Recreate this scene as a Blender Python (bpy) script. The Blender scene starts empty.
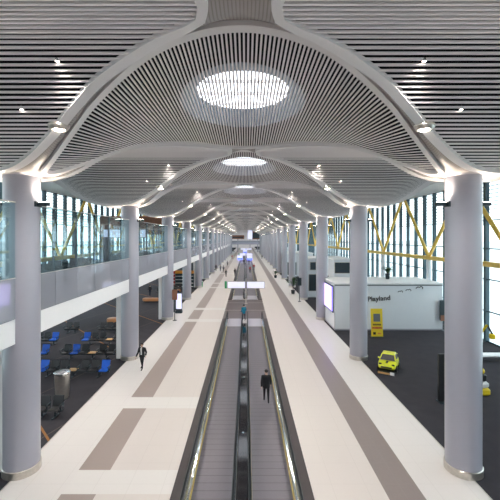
import bpy, math, random
from math import pi, sin, cos, exp, sqrt
from mathutils import Vector, Matrix
random.seed(7)
scene = bpy.context.scene
C = scene.collection

# ------------------------------------------------------------------ constants
CAMX, CAMZ, F = 0.13, 8.8, 358.0
D0, S, CX = 13.6, 12.65, 8.38          # first column, bay, column row
NB = 16                                 # columns per row, k = 0..15
FACX = 20.6
MZ = 5.83                                # mezzanine floor level
ORD = ['nearest', 'second', 'third', 'fourth', 'fifth', 'sixth', 'seventh', 'eighth', 'ninth', 'tenth',
       'eleventh', 'twelfth', 'thirteenth', 'fourteenth', 'fifteenth', 'sixteenth', 'seventeenth', 'eighteenth']

def px(p, y):                           # world x of an image column at depth y
    return CAMX + (p - 246) * y / F

# ------------------------------------------------------------------ materials
def new_mat(name):
    m = bpy.data.materials.new(name); m.use_nodes = True
    nt = m.node_tree
    return m, nt, nt.nodes['Principled BSDF']

def mat(name, col, rough=0.5, metal=0.0, noise=0.0, nscale=3.0, spec=0.5, emit=None, estr=0.0, bump=0.0, coat=0.0):
    m, nt, b = new_mat(name)
    b.inputs['Base Color'].default_value = (*col, 1)
    b.inputs['Roughness'].default_value = rough
    b.inputs['Metallic'].default_value = metal
    b.inputs['Specular IOR Level'].default_value = spec
    b.inputs['Coat Weight'].default_value = coat
    if emit:
        b.inputs['Emission Color'].default_value = (*emit, 1)
        b.inputs['Emission Strength'].default_value = estr
    if noise or bump:
        tc = nt.nodes.new('ShaderNodeTexCoord'); n = nt.nodes.new('ShaderNodeTexNoise')
        n.inputs['Scale'].default_value = nscale; n.inputs['Detail'].default_value = 4
        nt.links.new(tc.outputs['Object'], n.inputs['Vector'])
        if noise:
            r = nt.nodes.new('ShaderNodeValToRGB')
            r.color_ramp.elements[0].position = 0.3; r.color_ramp.elements[1].position = 0.7
            r.color_ramp.elements[0].color = (*[c * (1 - noise) for c in col], 1)
            r.color_ramp.elements[1].color = (*[min(1, c * (1 + noise)) for c in col], 1)
            nt.links.new(n.outputs['Fac'], r.inputs['Fac']); nt.links.new(r.outputs['Color'], b.inputs['Base Color'])
        if bump:
            bp = nt.nodes.new('ShaderNodeBump'); bp.inputs['Strength'].default_value = bump
            nt.links.new(n.outputs['Fac'], bp.inputs['Height']); nt.links.new(bp.outputs['Normal'], b.inputs['Normal'])
    return m

def math_node(nt, op, a, b=None, c=None):
    n = nt.nodes.new('ShaderNodeMath'); n.operation = op
    for i, v in enumerate((a, b, c)):
        if v is None: continue
        if isinstance(v, (int, float)): n.inputs[i].default_value = v
        else: nt.links.new(v, n.inputs[i])
    return n.outputs[0]

def mixc(nt, fac, a, b):
    n = nt.nodes.new('ShaderNodeMix'); n.data_type = 'RGBA'
    if isinstance(fac, (int, float)): n.inputs[0].default_value = fac
    else: nt.links.new(fac, n.inputs[0])
    for i, v in ((6, a), (7, b)):
        if isinstance(v, tuple): n.inputs[i].default_value = (*v, 1)
        else: nt.links.new(v, n.inputs[i])
    return n.outputs[2]

def band(nt, v, lo, hi):                # 1 inside lo..hi
    return math_node(nt, 'MULTIPLY', math_node(nt, 'GREATER_THAN', v, lo), math_node(nt, 'LESS_THAN', v, hi))

def floor_mat():
    m, nt, b = new_mat('terrazzo_floor')
    tc = nt.nodes.new('ShaderNodeTexCoord'); sp = nt.nodes.new('ShaderNodeSeparateXYZ')
    nt.links.new(tc.outputs['Object'], sp.inputs[0]); X, Y = sp.outputs[0], sp.outputs[1]
    # light cross bands on the left side, two in every two bays
    p = math_node(nt, 'MODULO', math_node(nt, 'ADD', Y, -12.3 + 25.3 * 4), 25.3)
    cb = math_node(nt, 'MAXIMUM', band(nt, p, 0, 1.28), band(nt, p, 6.2, 7.5))
    left = math_node(nt, 'LESS_THAN', X, 0.0)
    cbl = math_node(nt, 'MULTIPLY', cb, left)
    base = mixc(nt, cbl, (0.74, 0.68, 0.64), (0.80, 0.77, 0.74))
    outer = math_node(nt, 'GREATER_THAN', math_node(nt, 'ABSOLUTE', X), 6.2)
    base = mixc(nt, outer, base, (0.79, 0.755, 0.73))
    sl = math_node(nt, 'MULTIPLY', band(nt, X, -6.22, -5.02), math_node(nt, 'SUBTRACT', 1.0, cb))
    sr = band(nt, X, 4.96, 6.2)
    base = mixc(nt, sl, base, (0.38, 0.31, 0.28))
    base = mixc(nt, sr, base, (0.27, 0.225, 0.215))
    n = nt.nodes.new('ShaderNodeTexNoise'); n.inputs['Scale'].default_value = 9; n.inputs['Detail'].default_value = 6
    nt.links.new(tc.outputs['Object'], n.inputs['Vector'])
    base = mixc(nt, math_node(nt, 'MULTIPLY', n.outputs['Fac'], 0.10), base, (0.55, 0.50, 0.46))
    # joints between slabs
    j1 = math_node(nt, 'LESS_THAN', math_node(nt, 'MODULO', math_node(nt, 'ADD', Y, 100.0), 1.2), 0.012)
    j2 = math_node(nt, 'LESS_THAN', math_node(nt, 'MODULO', math_node(nt, 'ADD', X, 100.02), 1.2), 0.012)
    base = mixc(nt, math_node(nt, 'MULTIPLY', math_node(nt, 'MAXIMUM', j1, j2), 0.25), base, (0.4, 0.36, 0.33))
    nt.links.new(base, b.inputs['Base Color'])
    b.inputs['Roughness'].default_value = 0.28; b.inputs['Specular IOR Level'].default_value = 0.4
    return m

def carpet_mat(name, lines):
    m, nt, b = new_mat(name)
    tc = nt.nodes.new('ShaderNodeTexCoord'); sp = nt.nodes.new('ShaderNodeSeparateXYZ')
    nt.links.new(tc.outputs['Object'], sp.inputs[0]); X, Y = sp.outputs[0], sp.outputs[1]
    n = nt.nodes.new('ShaderNodeTexNoise'); n.inputs['Scale'].default_value = 1.3; n.inputs['Detail'].default_value = 8
    nt.links.new(tc.outputs['Object'], n.inputs['Vector'])
    base = mixc(nt, n.outputs['Fac'], (0.032, 0.031, 0.038), (0.056, 0.052, 0.060))
    if lines:
        d1 = math_node(nt, 'ADD', X, math_node(nt, 'MULTIPLY', Y, 0.9))
        d2 = math_node(nt, 'SUBTRACT', X, math_node(nt, 'MULTIPLY', Y, 0.35))
        l1 = math_node(nt, 'LESS_THAN', math_node(nt, 'MODULO', math_node(nt, 'ADD', d1, 203.5), 9.5), 0.14)
        l2 = math_node(nt, 'LESS_THAN', math_node(nt, 'MODULO', math_node(nt, 'ADD', d2, 300.0), 4.2), 0.07)
        base = mixc(nt, math_node(nt, 'MULTIPLY', l1, 0.85), base, (0.36, 0.17, 0.06))
        base = mixc(nt, math_node(nt, 'MULTIPLY', l2, 0.5), base, (0.16, 0.13, 0.11))
    nt.links.new(base, b.inputs['Base Color'])
    b.inputs['Roughness'].default_value = 0.9; b.inputs['Specular IOR Level'].default_value = 0.15
    return m

def belt_mat():
    m, nt, b = new_mat('pallet_belt')
    tc = nt.nodes.new('ShaderNodeTexCoord'); sp = nt.nodes.new('ShaderNodeSeparateXYZ')
    nt.links.new(tc.outputs['Object'], sp.inputs[0]); X, Y = sp.outputs[0], sp.outputs[1]
    g = math_node(nt, 'LESS_THAN', math_node(nt, 'MODULO', math_node(nt, 'ADD', X, 10.0), 0.03), 0.013)
    q = math_node(nt, 'LESS_THAN', math_node(nt, 'MODULO', math_node(nt, 'ADD', Y, 40.0), 0.40), 0.03)
    base = mixc(nt, g, (0.24, 0.215, 0.245), (0.13, 0.12, 0.135))
    base = mixc(nt, math_node(nt, 'MULTIPLY', q, 0.8), base, (0.06, 0.06, 0.065))
    n = nt.nodes.new('ShaderNodeTexNoise'); n.inputs['Scale'].default_value = 1.0; n.inputs['Detail'].default_value = 3
    mp = nt.nodes.new('ShaderNodeMapping'); mp.inputs['Scale'].default_value = (5, 0.05, 1)
    nt.links.new(tc.outputs['Object'], mp.inputs[0]); nt.links.new(mp.outputs[0], n.inputs['Vector'])
    base = mixc(nt, math_node(nt, 'MULTIPLY', n.outputs['Fac'], 0.5), base, (0.20, 0.185, 0.225))
    nt.links.new(base, b.inputs['Base Color'])
    b.inputs['Metallic'].default_value = 0.25; b.inputs['Roughness'].default_value = 0.36
    return m

def glass_mat(name, tint, refl=0.12, opac=0.0, ocol=(0.5, 0.52, 0.55)):
    m = bpy.data.materials.new(name); m.use_nodes = True; nt = m.node_tree
    nt.nodes.remove(nt.nodes['Principled BSDF']); out = nt.nodes['Material Output']
    t = nt.nodes.new('ShaderNodeBsdfTransparent'); t.inputs[0].default_value = (*tint, 1)
    g = nt.nodes.new('ShaderNodeBsdfGlossy'); g.inputs['Roughness'].default_value = 0.03; g.inputs[0].default_value = (0.9, 0.95, 1, 1)
    lw = nt.nodes.new('ShaderNodeLayerWeight'); lw.inputs[0].default_value = 0.5
    fres = math_node(nt, 'MULTIPLY', math_node(nt, 'POWER', lw.outputs['Facing'], 4.0), 0.45)
    mx = nt.nodes.new('ShaderNodeMixShader')
    nt.links.new(math_node(nt, 'ADD', fres, refl), mx.inputs[0])
    first = t.outputs[0]
    if opac:
        d = nt.nodes.new('ShaderNodeBsdfDiffuse'); d.inputs[0].default_value = (*ocol, 1)
        m0 = nt.nodes.new('ShaderNodeMixShader'); m0.inputs[0].default_value = opac
        nt.links.new(t.outputs[0], m0.inputs[1]); nt.links.new(d.outputs[0], m0.inputs[2]); first = m0.outputs[0]
    nt.links.new(first, mx.inputs[1]); nt.links.new(g.outputs[0], mx.inputs[2])
    nt.links.new(mx.outputs[0], out.inputs[0])
    return m

def shell_mat():                         # taupe perforated panels with fine ribs
    m, nt, b = new_mat('ceiling_panel')
    tc = nt.nodes.new('ShaderNodeTexCoord'); sp = nt.nodes.new('ShaderNodeSeparateXYZ')
    nt.links.new(tc.outputs['Object'], sp.inputs[0]); X, Y = sp.outputs[0], sp.outputs[1]
    r1 = math_node(nt, 'LESS_THAN', math_node(nt, 'MODULO', math_node(nt, 'ADD', X, 50.0), 0.085), 0.03)
    base = mixc(nt, r1, (0.36, 0.325, 0.305), (0.25, 0.222, 0.208))
    nt.links.new(base, b.inputs['Base Color']); b.inputs['Roughness'].default_value = 0.45
    return m

M = {
    'floor': floor_mat(),
    'carpet': carpet_mat('dark_carpet', False), 'lounge_carpet': carpet_mat('lounge_carpet', True),
    'belt': belt_mat(),
    'slat': mat('slat_white', (0.82, 0.765, 0.76), 0.45),
    'shell': shell_mat(),
    'rim': mat('rim_white', (0.78, 0.745, 0.735), 0.45),
    'black': mat('void_black', (0.012, 0.012, 0.014), 0.9, spec=0.1),
    'white': mat('white_paint', (0.90, 0.89, 0.89), 0.45, noise=0.01),
    'wallwhite': mat('kiosk_white', (0.80, 0.81, 0.84), 0.35, noise=0.01),
    'column': mat('column_lacquer', (0.365, 0.358, 0.41), 0.30, noise=0.015, nscale=0.6, coat=0.3),
    'steel': mat('brushed_steel', (0.62, 0.58, 0.53), 0.3, metal=0.9, noise=0.08, nscale=8),
    'chrome': mat('polished_steel', (0.75, 0.75, 0.75), 0.12, metal=1.0),
    'dark': mat('dark_metal', (0.03, 0.045, 0.055), 0.4, metal=0.3, noise=0.1),
    'mullion': mat('mullion_teal', (0.035, 0.075, 0.095), 0.45, noise=0.05),
    'yellow_steel': mat('yellow_steel', (0.95, 0.62, 0.12), 0.4, noise=0.05),
    'rubber': mat('black_rubber', (0.015, 0.015, 0.017), 0.4),
    'deck': mat('dark_deck', (0.036, 0.024, 0.027), 0.4, noise=0.08, nscale=2),
    'gloss': mat('gloss_black_deck', (0.02, 0.018, 0.022), 0.07, spec=0.8, noise=0.05),
    'comb': mat('comb_plate', (0.55, 0.54, 0.60), 0.35, metal=0.4, noise=0.05, nscale=12),
    'gold': mat('demarcation_yellow', (0.60, 0.45, 0.16), 0.4, metal=0.3),
    'granite': mat('brown_granite', (0.12, 0.092, 0.092), 0.3, noise=0.12, nscale=7),
    'seat_black': mat('seat_black', (0.022, 0.022, 0.025), 0.45, noise=0.1),
    'seat_blue': mat('seat_blue', (0.01, 0.12, 0.62), 0.45, noise=0.05),
    'wood': mat('light_wood', (0.62, 0.36, 0.14), 0.4, noise=0.15, nscale=10),
    'tan': mat('tan_leather', (0.50, 0.21, 0.08), 0.4, noise=0.08),
    'car_yellow': mat('toy_yellow', (0.80, 0.83, 0.03), 0.3, coat=0.4),
    'sign_yellow': mat('sign_yellow', (0.85, 0.60, 0.01), 0.45),
    'red': mat('signal_red', (0.55, 0.03, 0.02), 0.5),
    'orange': mat('orange', (0.75, 0.30, 0.03), 0.5),
    'green': mat('sign_green', (0.05, 0.40, 0.16), 0.5),
    'leaf': mat('leaf_green', (0.03, 0.09, 0.03), 0.5, noise=0.3, nscale=5),
    'soil': mat('soil', (0.05, 0.03, 0.02), 0.9, bump=0.3, nscale=30),
    'skin': mat('skin', (0.55, 0.33, 0.24), 0.5),
    'hair': mat('hair', (0.015, 0.011, 0.01), 0.6),
    'cloth_black': mat('cloth_black', (0.013, 0.013, 0.016), 0.85, noise=0.1),
    'cloth_white': mat('cloth_white', (0.75, 0.75, 0.74), 0.8),
    'cloth_teal': mat('cloth_teal', (0.01, 0.22, 0.33), 0.8),
    'cloth_navy': mat('cloth_navy', (0.015, 0.02, 0.05), 0.85),
    'cloth_red': mat('cloth_red', (0.45, 0.02, 0.04), 0.8),
    'cloth_grey': mat('cloth_grey', (0.18, 0.18, 0.19), 0.85),
    'brick': mat('brown_panel', (0.28, 0.12, 0.07), 0.6, noise=0.1),
    'ground': mat('apron_concrete', (0.62, 0.64, 0.62), 0.8, noise=0.05, nscale=0.2),
    'hull': mat('aircraft_white', (0.8, 0.82, 0.84), 0.4),
    'lamp': mat('lamp_glow', (1, 0.95, 0.85), 0.4, emit=(1, 0.90, 0.76), estr=24),
    'screen': mat('lit_screen', (0.6, 0.55, 0.9), 0.3, emit=(0.60, 0.48, 1.0), estr=.85),
    'bluescreen': mat('lit_blue_screen', (0.1, 0.1, 0.6), 0.3, emit=(0.16, 0.12, 0.95), estr=2.2),
    'signface': mat('lit_sign_face', (0.8, 0.8, 0.9), 0.4, emit=(0.74, 0.74, 1.0), estr=0.36),
    'bluestrip': mat('lit_blue_strip', (0.05, 0.1, 0.9), 0.3, emit=(0.08, 0.14, 1.0), estr=1.6),
    'glass': glass_mat('facade_glass', (0.88, 0.96, 0.97), 0.03),
    'partglass': glass_mat('partition_glass', (0.80, 0.91, 0.92), 0.10),
    'frit': glass_mat('fritted_glass', (0.80, 0.84, 0.9), 0.14, 0.62, (0.46, 0.46, 0.51)),
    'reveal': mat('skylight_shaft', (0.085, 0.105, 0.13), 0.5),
    'clear': glass_mat('balustrade_glass', (0.86, 0.93, 0.94), 0.05),
    'skyglass': glass_mat('skylight_glass', (0.97, 0.99, 1.0), 0.0),
}

# ------------------------------------------------------------------ mesh helpers
class MB:
    def __init__(s): s.v = []; s.f = []; s.mi = []
    def add(s, vs, fs, mi=0):
        o = len(s.v); s.v += [tuple(v) for v in vs]
        s.f += [tuple(o + i for i in f) for f in fs]; s.mi += [mi] * len(fs); return s
    def box(s, x0, x1, y0, y1, z0, z1, mi=0, rot=None, piv=None):
        vs = [Vector((x, y, z)) for z in (z0, z1) for y in (y0, y1) for x in (x0, x1)]
        if rot:
            pv = Vector(piv) if piv else Vector(((x0+x1)/2, (y0+y1)/2, (z0+z1)/2))
            vs = [pv + rot @ (v - pv) for v in vs]
        return s.add(vs, [(0,2,3,1),(4,5,7,6),(0,1,5,4),(2,6,7,3),(0,4,6,2),(1,3,7,5)], mi)
    def bbox(s, x0, x1, y0, y1, z0, z1, b=0.02, mi=0, rot=None, piv=None):   # chamfered box
        b = min(b, (x1-x0)*.45, (y1-y0)*.45, (z1-z0)*.45)
        ring = lambda z, i: [(x0+b+i,y0+i,z),(x1-b-i,y0+i,z),(x1-i,y0+b+i,z),(x1-i,y1-b-i,z),(x1-b-i,y1-i,z),(x0+b+i,y1-i,z),(x0+i,y1-b-i,z),(x0+i,y0+b+i,z)]
        rs = [ring(z0, b*.99), ring(z0+b, 0), ring(z1-b, 0), ring(z1, b*.99)]
        # keep corner order valid when inset
        vs = [Vector(p) for r in rs for p in r]
        if rot:
            pv = Vector(piv) if piv else Vector(((x0+x1)/2, (y0+y1)/2, (z0+z1)/2))
            vs = [pv + rot @ (v - pv) for v in vs]
        fs = [tuple(range(7, -1, -1)), tuple(range(24, 32))]
        for r in range(3):
            for i in range(8):
                j = (i+1) % 8; fs.append((r*8+i, r*8+j, r*8+8+j, r*8+8+i))
        return s.add(vs, fs, mi)
    def lathe(s, cx, cy, prof, n=24, mi=0, sx=1, sy=1, cap=True):
        vs = []
        for r, z in prof:
            for i in range(n):
                a = 2*pi*i/n; vs.append((cx + r*sx*cos(a), cy + r*sy*sin(a), z))
        fs = []
        for k in range(len(prof)-1):
            for i in range(n):
                j = (i+1) % n; fs.append((k*n+i, k*n+j, (k+1)*n+j, (k+1)*n+i))
        if cap:
            fs.append(tuple(range(n-1, -1, -1))); fs.append(tuple(range((len(prof)-1)*n, len(prof)*n)))
        return s.add(vs, fs, mi)
    def tube(s, p0, p1, r0, r1=None, n=10, mi=0):
        p0, p1 = Vector(p0), Vector(p1); r1 = r0 if r1 is None else r1
        d = (p1-p0).normalized(); a = d.orthogonal().normalized(); b = d.cross(a)
        vs = [p + a*r*cos(2*pi*i/n) + b*r*sin(2*pi*i/n) for p, r in ((p0, r0), (p1, r1)) for i in range(n)]
        fs = [(i, (i+1)%n, n+(i+1)%n, n+i) for i in range(n)] + [tuple(range(n-1,-1,-1)), tuple(range(n, 2*n))]
        return s.add(vs, fs, mi)
    def bar(s, p0, p1, w, h, mi=0):      # rectangular bar; w horizontal, h the other way
        p0, p1 = Vector(p0), Vector(p1); d = (p1-p0).normalized()
        up = Vector((0,0,1)) if abs(d.z) < .98 else Vector((1,0,0))
        a = d.cross(up).normalized(); b = a.cross(d)
        vs = [p + a*sx*w/2 + b*sz*h/2 for p in (p0, p1) for sx, sz in ((-1,-1),(1,-1),(1,1),(-1,1))]
        return s.add(vs, [(0,1,2,3),(7,6,5,4),(0,4,5,1),(1,5,6,2),(2,6,7,3),(3,7,4,0)], mi)
    def ball(s, c, r, n=12, m=8, sc=(1,1,1), mi=0):
        prof = [(max(1e-3, sin(pi*k/m)), -cos(pi*k/m)) for k in range(m+1)]
        vs = []
        for rr, z in prof:
            for i in range(n):
                a = 2*pi*i/n; vs.append((c[0]+r*sc[0]*rr*cos(a), c[1]+r*sc[1]*rr*sin(a), c[2]+r*sc[2]*z))
        fs = [(k*n+i, k*n+(i+1)%n, (k+1)*n+(i+1)%n, (k+1)*n+i) for k in range(m) for i in range(n)]
        return s.add(vs, fs, mi)
    def mesh(s, name, mats, smooth=False):
        me = bpy.data.meshes.new(name); me.from_pydata(s.v, [], s.f)
        mats = mats if isinstance(mats, (list, tuple)) else [mats]
        for m in mats: me.materials.append(M[m])
        if len(mats) > 1: me.polygons.foreach_set('material_index', s.mi)
        if smooth:
            me.polygons.foreach_set('use_smooth', [True]*len(me.polygons))
            me.set_sharp_from_angle(angle=math.radians(35))
        me.update(); return me
    def build(s, name, mats, parent=None, smooth=False, loc=(0,0,0)):
        o = bpy.data.objects.new(name, s.mesh(name, mats, smooth)); C.objects.link(o)
        o.location = loc
        if parent: o.parent = parent
        return o

def tag(o, label, cat, group=None, kind=None):
    o['label'] = label; o['category'] = cat
    if group: o['group'] = group
    if kind: o['kind'] = kind
    return o
def struct(o, label=None):
    o['kind'] = 'structure'
    if label: o['label'] = label
    return o
def thing(name, label, cat, loc=(0,0,0), rz=0, group=None):
    o = bpy.data.objects.new(name, None); C.objects.link(o)
    o.location = loc; o.rotation_euler = (0,0,rz); o.empty_display_size = .2
    return tag(o, label, cat, group)
def inst(name, me, parent=None, loc=(0,0,0), rz=0, sc=None):
    o = bpy.data.objects.new(name, me); C.objects.link(o); o.location = loc; o.rotation_euler = (0,0,rz)
    if sc: o.scale = sc
    if parent: o.parent = parent
    return o
def dup(root, loc=None, rz=None, label=None, group=None, parent=None):
    r = root.copy(); C.objects.link(r)
    if loc is not None: r.location = loc
    if rz is not None: r.rotation_euler = (0,0,rz)
    if label: r['label'] = label
    if group: r['group'] = group
    if parent: r.parent = parent
    for ch in list(root.children):
        dup(ch, parent=r)
    return r

# ------------------------------------------------------------------ ceiling surface
def Hc(x, v):                            # height of the ceiling above the camera; v = y relative to a column line
    v = (v + S/2) % S - S/2
    e = 0.0
    for sx in (-1, 1):
        for dv in (-S, 0, S):
            vv = v - dv
            r2 = ((abs(x) if True else x)*1.0 - CX)**2 if sx == 1 else (abs(x) + CX)**2
            r2 += vv*vv*(0.86 if vv > 0 else 1.0)
            e += exp(-r2/(5.3**2))**3
    e = e ** (1/3)
    H = 5.42 - 3.07*min(1, e)
    if abs(x) < 12:
        ex = exp(-(x/4.2)**2)
        H += 0.30*ex
        dip = max(exp(-((v-6.35)/1.35)**2), exp(-((v+6.35)/1.35)**2))
        H -= 0.80*exp(-(x/4.5)**2)*dip
    return H
def zc(x, v): return CAMZ + Hc(x, v)

def smooth_poly(pts, closed, n=6):       # Catmull-Rom
    out = []; N = len(pts)
    rng = range(N) if closed else range(N-1)
    for i in rng:
        p = [Vector(pts[(i+k) % N] if closed else pts[min(max(i+k, 0), N-1)]) for k in (-1, 0, 1, 2)]
        for j in range(n):
            t = j/n
            out.append(0.5*((2*p[1]) + (-p[0]+p[2])*t + (2*p[0]-5*p[1]+4*p[2]-p[3])*t*t + (-p[0]+3*p[1]-3*p[2]+p[3])*t**3))
    if not closed: out.append(Vector(pts[-1]))
    return out

lensR = [(0,-4.62),(1.3,-4.48),(2.6,-4.05),(4.3,-3.05),(5.4,-2.25),(6.6,-1.3),(7.22,-.65),(7.42,-.1),(7.38,.5),(7.05,1.35),
         (6.5,2.25),(5.6,3.15),(4.44,4.0),(2.57,4.95),(1.2,5.3)]
LENS = smooth_poly([p for p in lensR] + [(0, 5.4)] + [(-x, v) for x, v in reversed(lensR[1:])], True, 5)
# side cell, centred on mid-bay: u = 0 at mid-bay, negative towards the camera; right-hand one
fr = [(.85,.55),(1.25,.82),(2.1,1.22),(3.6,2.02),(4.64,2.75),(5.9,3.75),(7.27,4.7),(8.4,5.22),(10,5.45),(13,5.7),(16.9,5.85)]   # towards next column
bk = [(.85,-.35),(1.25,-.62),(2.57,-1.05),(4.44,-2.0),(5.6,-2.85),(6.6,-3.7),(7.35,-4.6),(8.2,-5.15),(10,-5.45),(13,-5.7),(16.9,-5.85)]
CELL = smooth_poly(list(reversed(fr)), False, 5) + smooth_poly([fr[0], (.74,.1), bk[0]], False, 4)[1:-1] + smooth_poly(bk, False, 5)
CELL = [Vector(p) for p in CELL]

def offs(poly, d):                       # offset a closed polygon inwards by d
    N = len(poly); area = sum(poly[i].x*poly[(i+1)%N].y - poly[(i+1)%N].x*poly[i].y for i in range(N))
    sg = 1 if area > 0 else -1; out = []
    for i in range(N):
        t = (poly[(i+1)%N] - poly[i-1]); t = t.normalized() if t.length > 1e-6 else Vector((1,0))
        out.append(poly[i] + Vector((-t.y, t.x))*sg*d)
    return out
def hits(poly, axis, c):                 # sorted crossings of the line  coord[axis] = c
    o = 1-axis; r = []
    for i in range(len(poly)):
        a, b = poly[i], poly[(i+1) % len(poly)]
        if (a[axis] > c) != (b[axis] > c):
            r.append(a[o] + (c-a[axis])/(b[axis]-a[axis])*(b[o]-a[o]))
    return sorted(r)
def inside(poly, x, y):
    h = hits(poly, 1, y); return sum(1 for q in h if q < x) % 2 == 1

SL_UP, SL_DN = -0.07, -0.14
def slat_run(mb, along, c, a, b, w, hf, step=.45):
    SL_UP, SL_DN = (-.10, -.135) if along == 'y' else (-.10, -.145)
    n = max(1, int(math.ceil((b-a)/step))); vs = []
    for i in range(n+1):
        t = a + (b-a)*i/n
        for dw, dz in ((-w/2, SL_DN), (w/2, SL_DN), (w/2, SL_UP), (-w/2, SL_UP)):
            x, y = (c+dw, t) if along == 'y' else (t, c+dw)
            vs.append((x, y, hf(*((c, t) if along == 'y' else (t, c))) + dz))
    fs = []
    for i in range(n):
        for k in range(4):
            j = (k+1) % 4; fs.append((i*4+k, i*4+j, i*4+4+j, i*4+4+k))
    fs += [(0,1,2,3), (n*4+3, n*4+2, n*4+1, n*4)]
    mb.add(vs, fs)

def rim_mesh(poly, hf, name, outw=.09, inw=.14):
    o, i = offs(poly, -outw), offs(poly, inw); N = len(poly); vs = []
    for a, b in zip(o, i):
        for p, dz in ((a, .0), (a, -.15), (b, -.19), (b, -.05)):
            vs.append((p.x, p.y, hf(p.x, p.y) + dz))
    fs = [(k*4+q, ((k+1)%N)*4+q, ((k+1)%N)*4+(q+1)%4, k*4+(q+1)%4) for k in range(N) for q in range(4)]
    return MB().add(vs, fs).mesh(name, 'rim', True)

def table(tb, x):                        # Catmull-Rom through a table of (x, value)
    n = len(tb)
    if x <= tb[0][0]: return tb[0][1]
    if x >= tb[-1][0]: return tb[-1][1]
    i = max(j for j in range(n-1) if tb[j][0] <= x)
    x0, x1 = tb[i][0], tb[i+1][0]; t = (x-x0)/(x1-x0)
    def sl(j):
        j0, j1 = max(j-1, 0), min(j+1, n-1); return (tb[j1][1]-tb[j0][1])/(tb[j1][0]-tb[j0][0])
    m0, m1 = sl(i)*(x1-x0), sl(i+1)*(x1-x0)
    if i == 0: m0 = 0 if tb[0][0] == 0 else m0
    return (2*t**3-3*t*t+1)*tb[i][1] + (t**3-2*t*t+t)*m0 + (-2*t**3+3*t*t)*tb[i+1][1] + (t**3-t*t)*m1
HF = [(0,5.43),(1.3,5.30),(2.6,4.95),(4.3,4.17),(5.4,3.46),(6.6,2.72),(7.45,2.44)]
HB = [(0,4.90),(1.3,4.94),(2.6,5.02),(4.44,4.72),(5.6,4.25),(6.9,3.2),(7.45,2.58)]
GV = [(-6.33,4.95),(-5.3,4.78),(-4.4,4.30),(-3.6,3.78),(-2.6,3.18),(-1.6,2.64),(-1,2.42),(0,2.35),(1,2.42),(1.6,2.75),(2.2,3.25),(3.2,4.15),(4,4.62),(5,4.90),(6.33,4.95)]
_vf = {}
def vrange(x):
    k = round(abs(x), 3)
    if k not in _vf:
        h = hits(LENS, 0, min(k, 7.36) + 1e-4); _vf[k] = (h[0], h[-1])
    return _vf[k]
def zl(x, v):                            # lens vault: straight rulings along y
    a, b = vrange(x); t = (v-a)/max(b-a, .3); t = min(1.08, max(-.08, t))
    f0, f1 = table(HF, abs(x)), table(HB, abs(x))
    return CAMZ + f0 + (f1-f0)*t
def zcell(x, v):                         # side vault: level along x inside the nave
    v = (v + S/2) % S - S/2
    g = table(GV, v); q = min(1, max(0, (abs(x)-8.6)/5.5)); q = q*q*(3-2*q)
    return CAMZ + g*(1-q) + Hc(x, v)*q
zs = lambda x, u: zcell(x, u + S/2)
def pdist(poly, x, y):
    best = 1e9
    for i in range(len(poly)):
        a, b = poly[i-1], poly[i]; ex, ey = b.x-a.x, b.y-a.y; L = ex*ex+ey*ey
        t = 0 if L == 0 else min(1, max(0, ((x-a.x)*ex+(y-a.y)*ey)/L))
        d = (a.x+ex*t-x)**2 + (a.y+ey*t-y)**2
        if d < best: best = d
    return sqrt(best)
def zshell(x, v):
    dl = 0.0 if inside(LENS, x, v) else pdist(LENS, x, v)
    u = v - S/2 if v > 0 else v + S/2
    dc = 0.0 if inside(CELL, abs(x), u) else pdist(CELL, abs(x), u)
    if dl == 0: return zl(x, v)
    if dc == 0: return zcell(x, v)
    if abs(x) < 8.3:
        w_ = dl/(dl+dc); w_ = w_*w_*(3-2*w_)
        return zl(x, v)*(1-w_) + zcell(x, v)*w_
    return zcell(x, v)
# --- lens slats
mb = MB(); ins = offs(LENS, .06); x = -7.35
while x < 7.4:
    h = hits(ins, 0, x + 1e-4)
    if len(h) >= 2 and h[-1]-h[0] > .2: slat_run(mb, 'y', x, h[0], h[-1], .056, zl)
    x += .116
ME_LENS = mb.mesh('slat_panel', 'slat'); ME_LRIM = rim_mesh(LENS, zl, 'rim')
# --- side cell slats (right), pitch .135
mb = MB(); ins = offs(CELL, .06); u = -5.85
while u < 5.9:
    h = hits(ins, 1, u + 1e-4)
    if len(h) >= 2:
        for a, b in zip(h[::2], h[1::2]):
            if b-a > .15: slat_run(mb, 'x', u, a, b, .072, zs, .4)
    u += .132
ME_CR = mb.mesh('slat_panel', 'slat'); ME_CRRIM = rim_mesh(CELL, zs, 'rim')
def mirror(me, name):
    m2 = MB(); m2.v = [(-v.co.x, v.co.y, v.co.z) for v in me.vertices]
    m2.f = [tuple(reversed(p.vertices)) for p in me.polygons]; m2.mi = [0]*len(m2.f)
    return m2
ME_CL = mirror(ME_CR, 'l').mesh('slat_panel', 'slat'); ME_CLRIM = mirror(ME_CRRIM, 'l').mesh('rim', 'rim', True)
# --- backing of the lens: ring from skylight ellipse to boundary
SKC, SKA, SKB = (0, -.1), 2.3, 2.7               # ellipse where the reveal starts
TOPC, TOPR, TOPZ = (0, .5), 1.8, CAMZ+5.74
NR = 72; vs = []; lo = offs(LENS, -.03)
def ray_hit(poly, c, a):
    best = None
    d = Vector((cos(a), sin(a))); c = Vector(c)
    for i in range(len(poly)):
        p, q = poly[i], poly[(i+1) % len(poly)]; e = q-p; den = d.x*e.y - d.y*e.x
        if abs(den) < 1e-9: continue
        w = p-c; t = (w.x*e.y - w.y*e.x)/den; s_ = (w.x*d.y - w.y*d.x)/den
        if t > 0 and -1e-6 <= s_ <= 1+1e-6: best = t if best is None else max(best, t)
    return best
R = 8
for i in range(NR):
    a = 2*pi*i/NR; t1 = ray_hit(lo, SKC, a); e = 1/sqrt((cos(a)/SKA)**2+(sin(a)/SKB)**2)
    for k in range(R+1):
        t = e + (t1-e)*k/R; x_, v_ = SKC[0]+t*cos(a), SKC[1]+t*sin(a)
        vs.append((x_, v_, zl(x_, v_) - .03))
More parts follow.
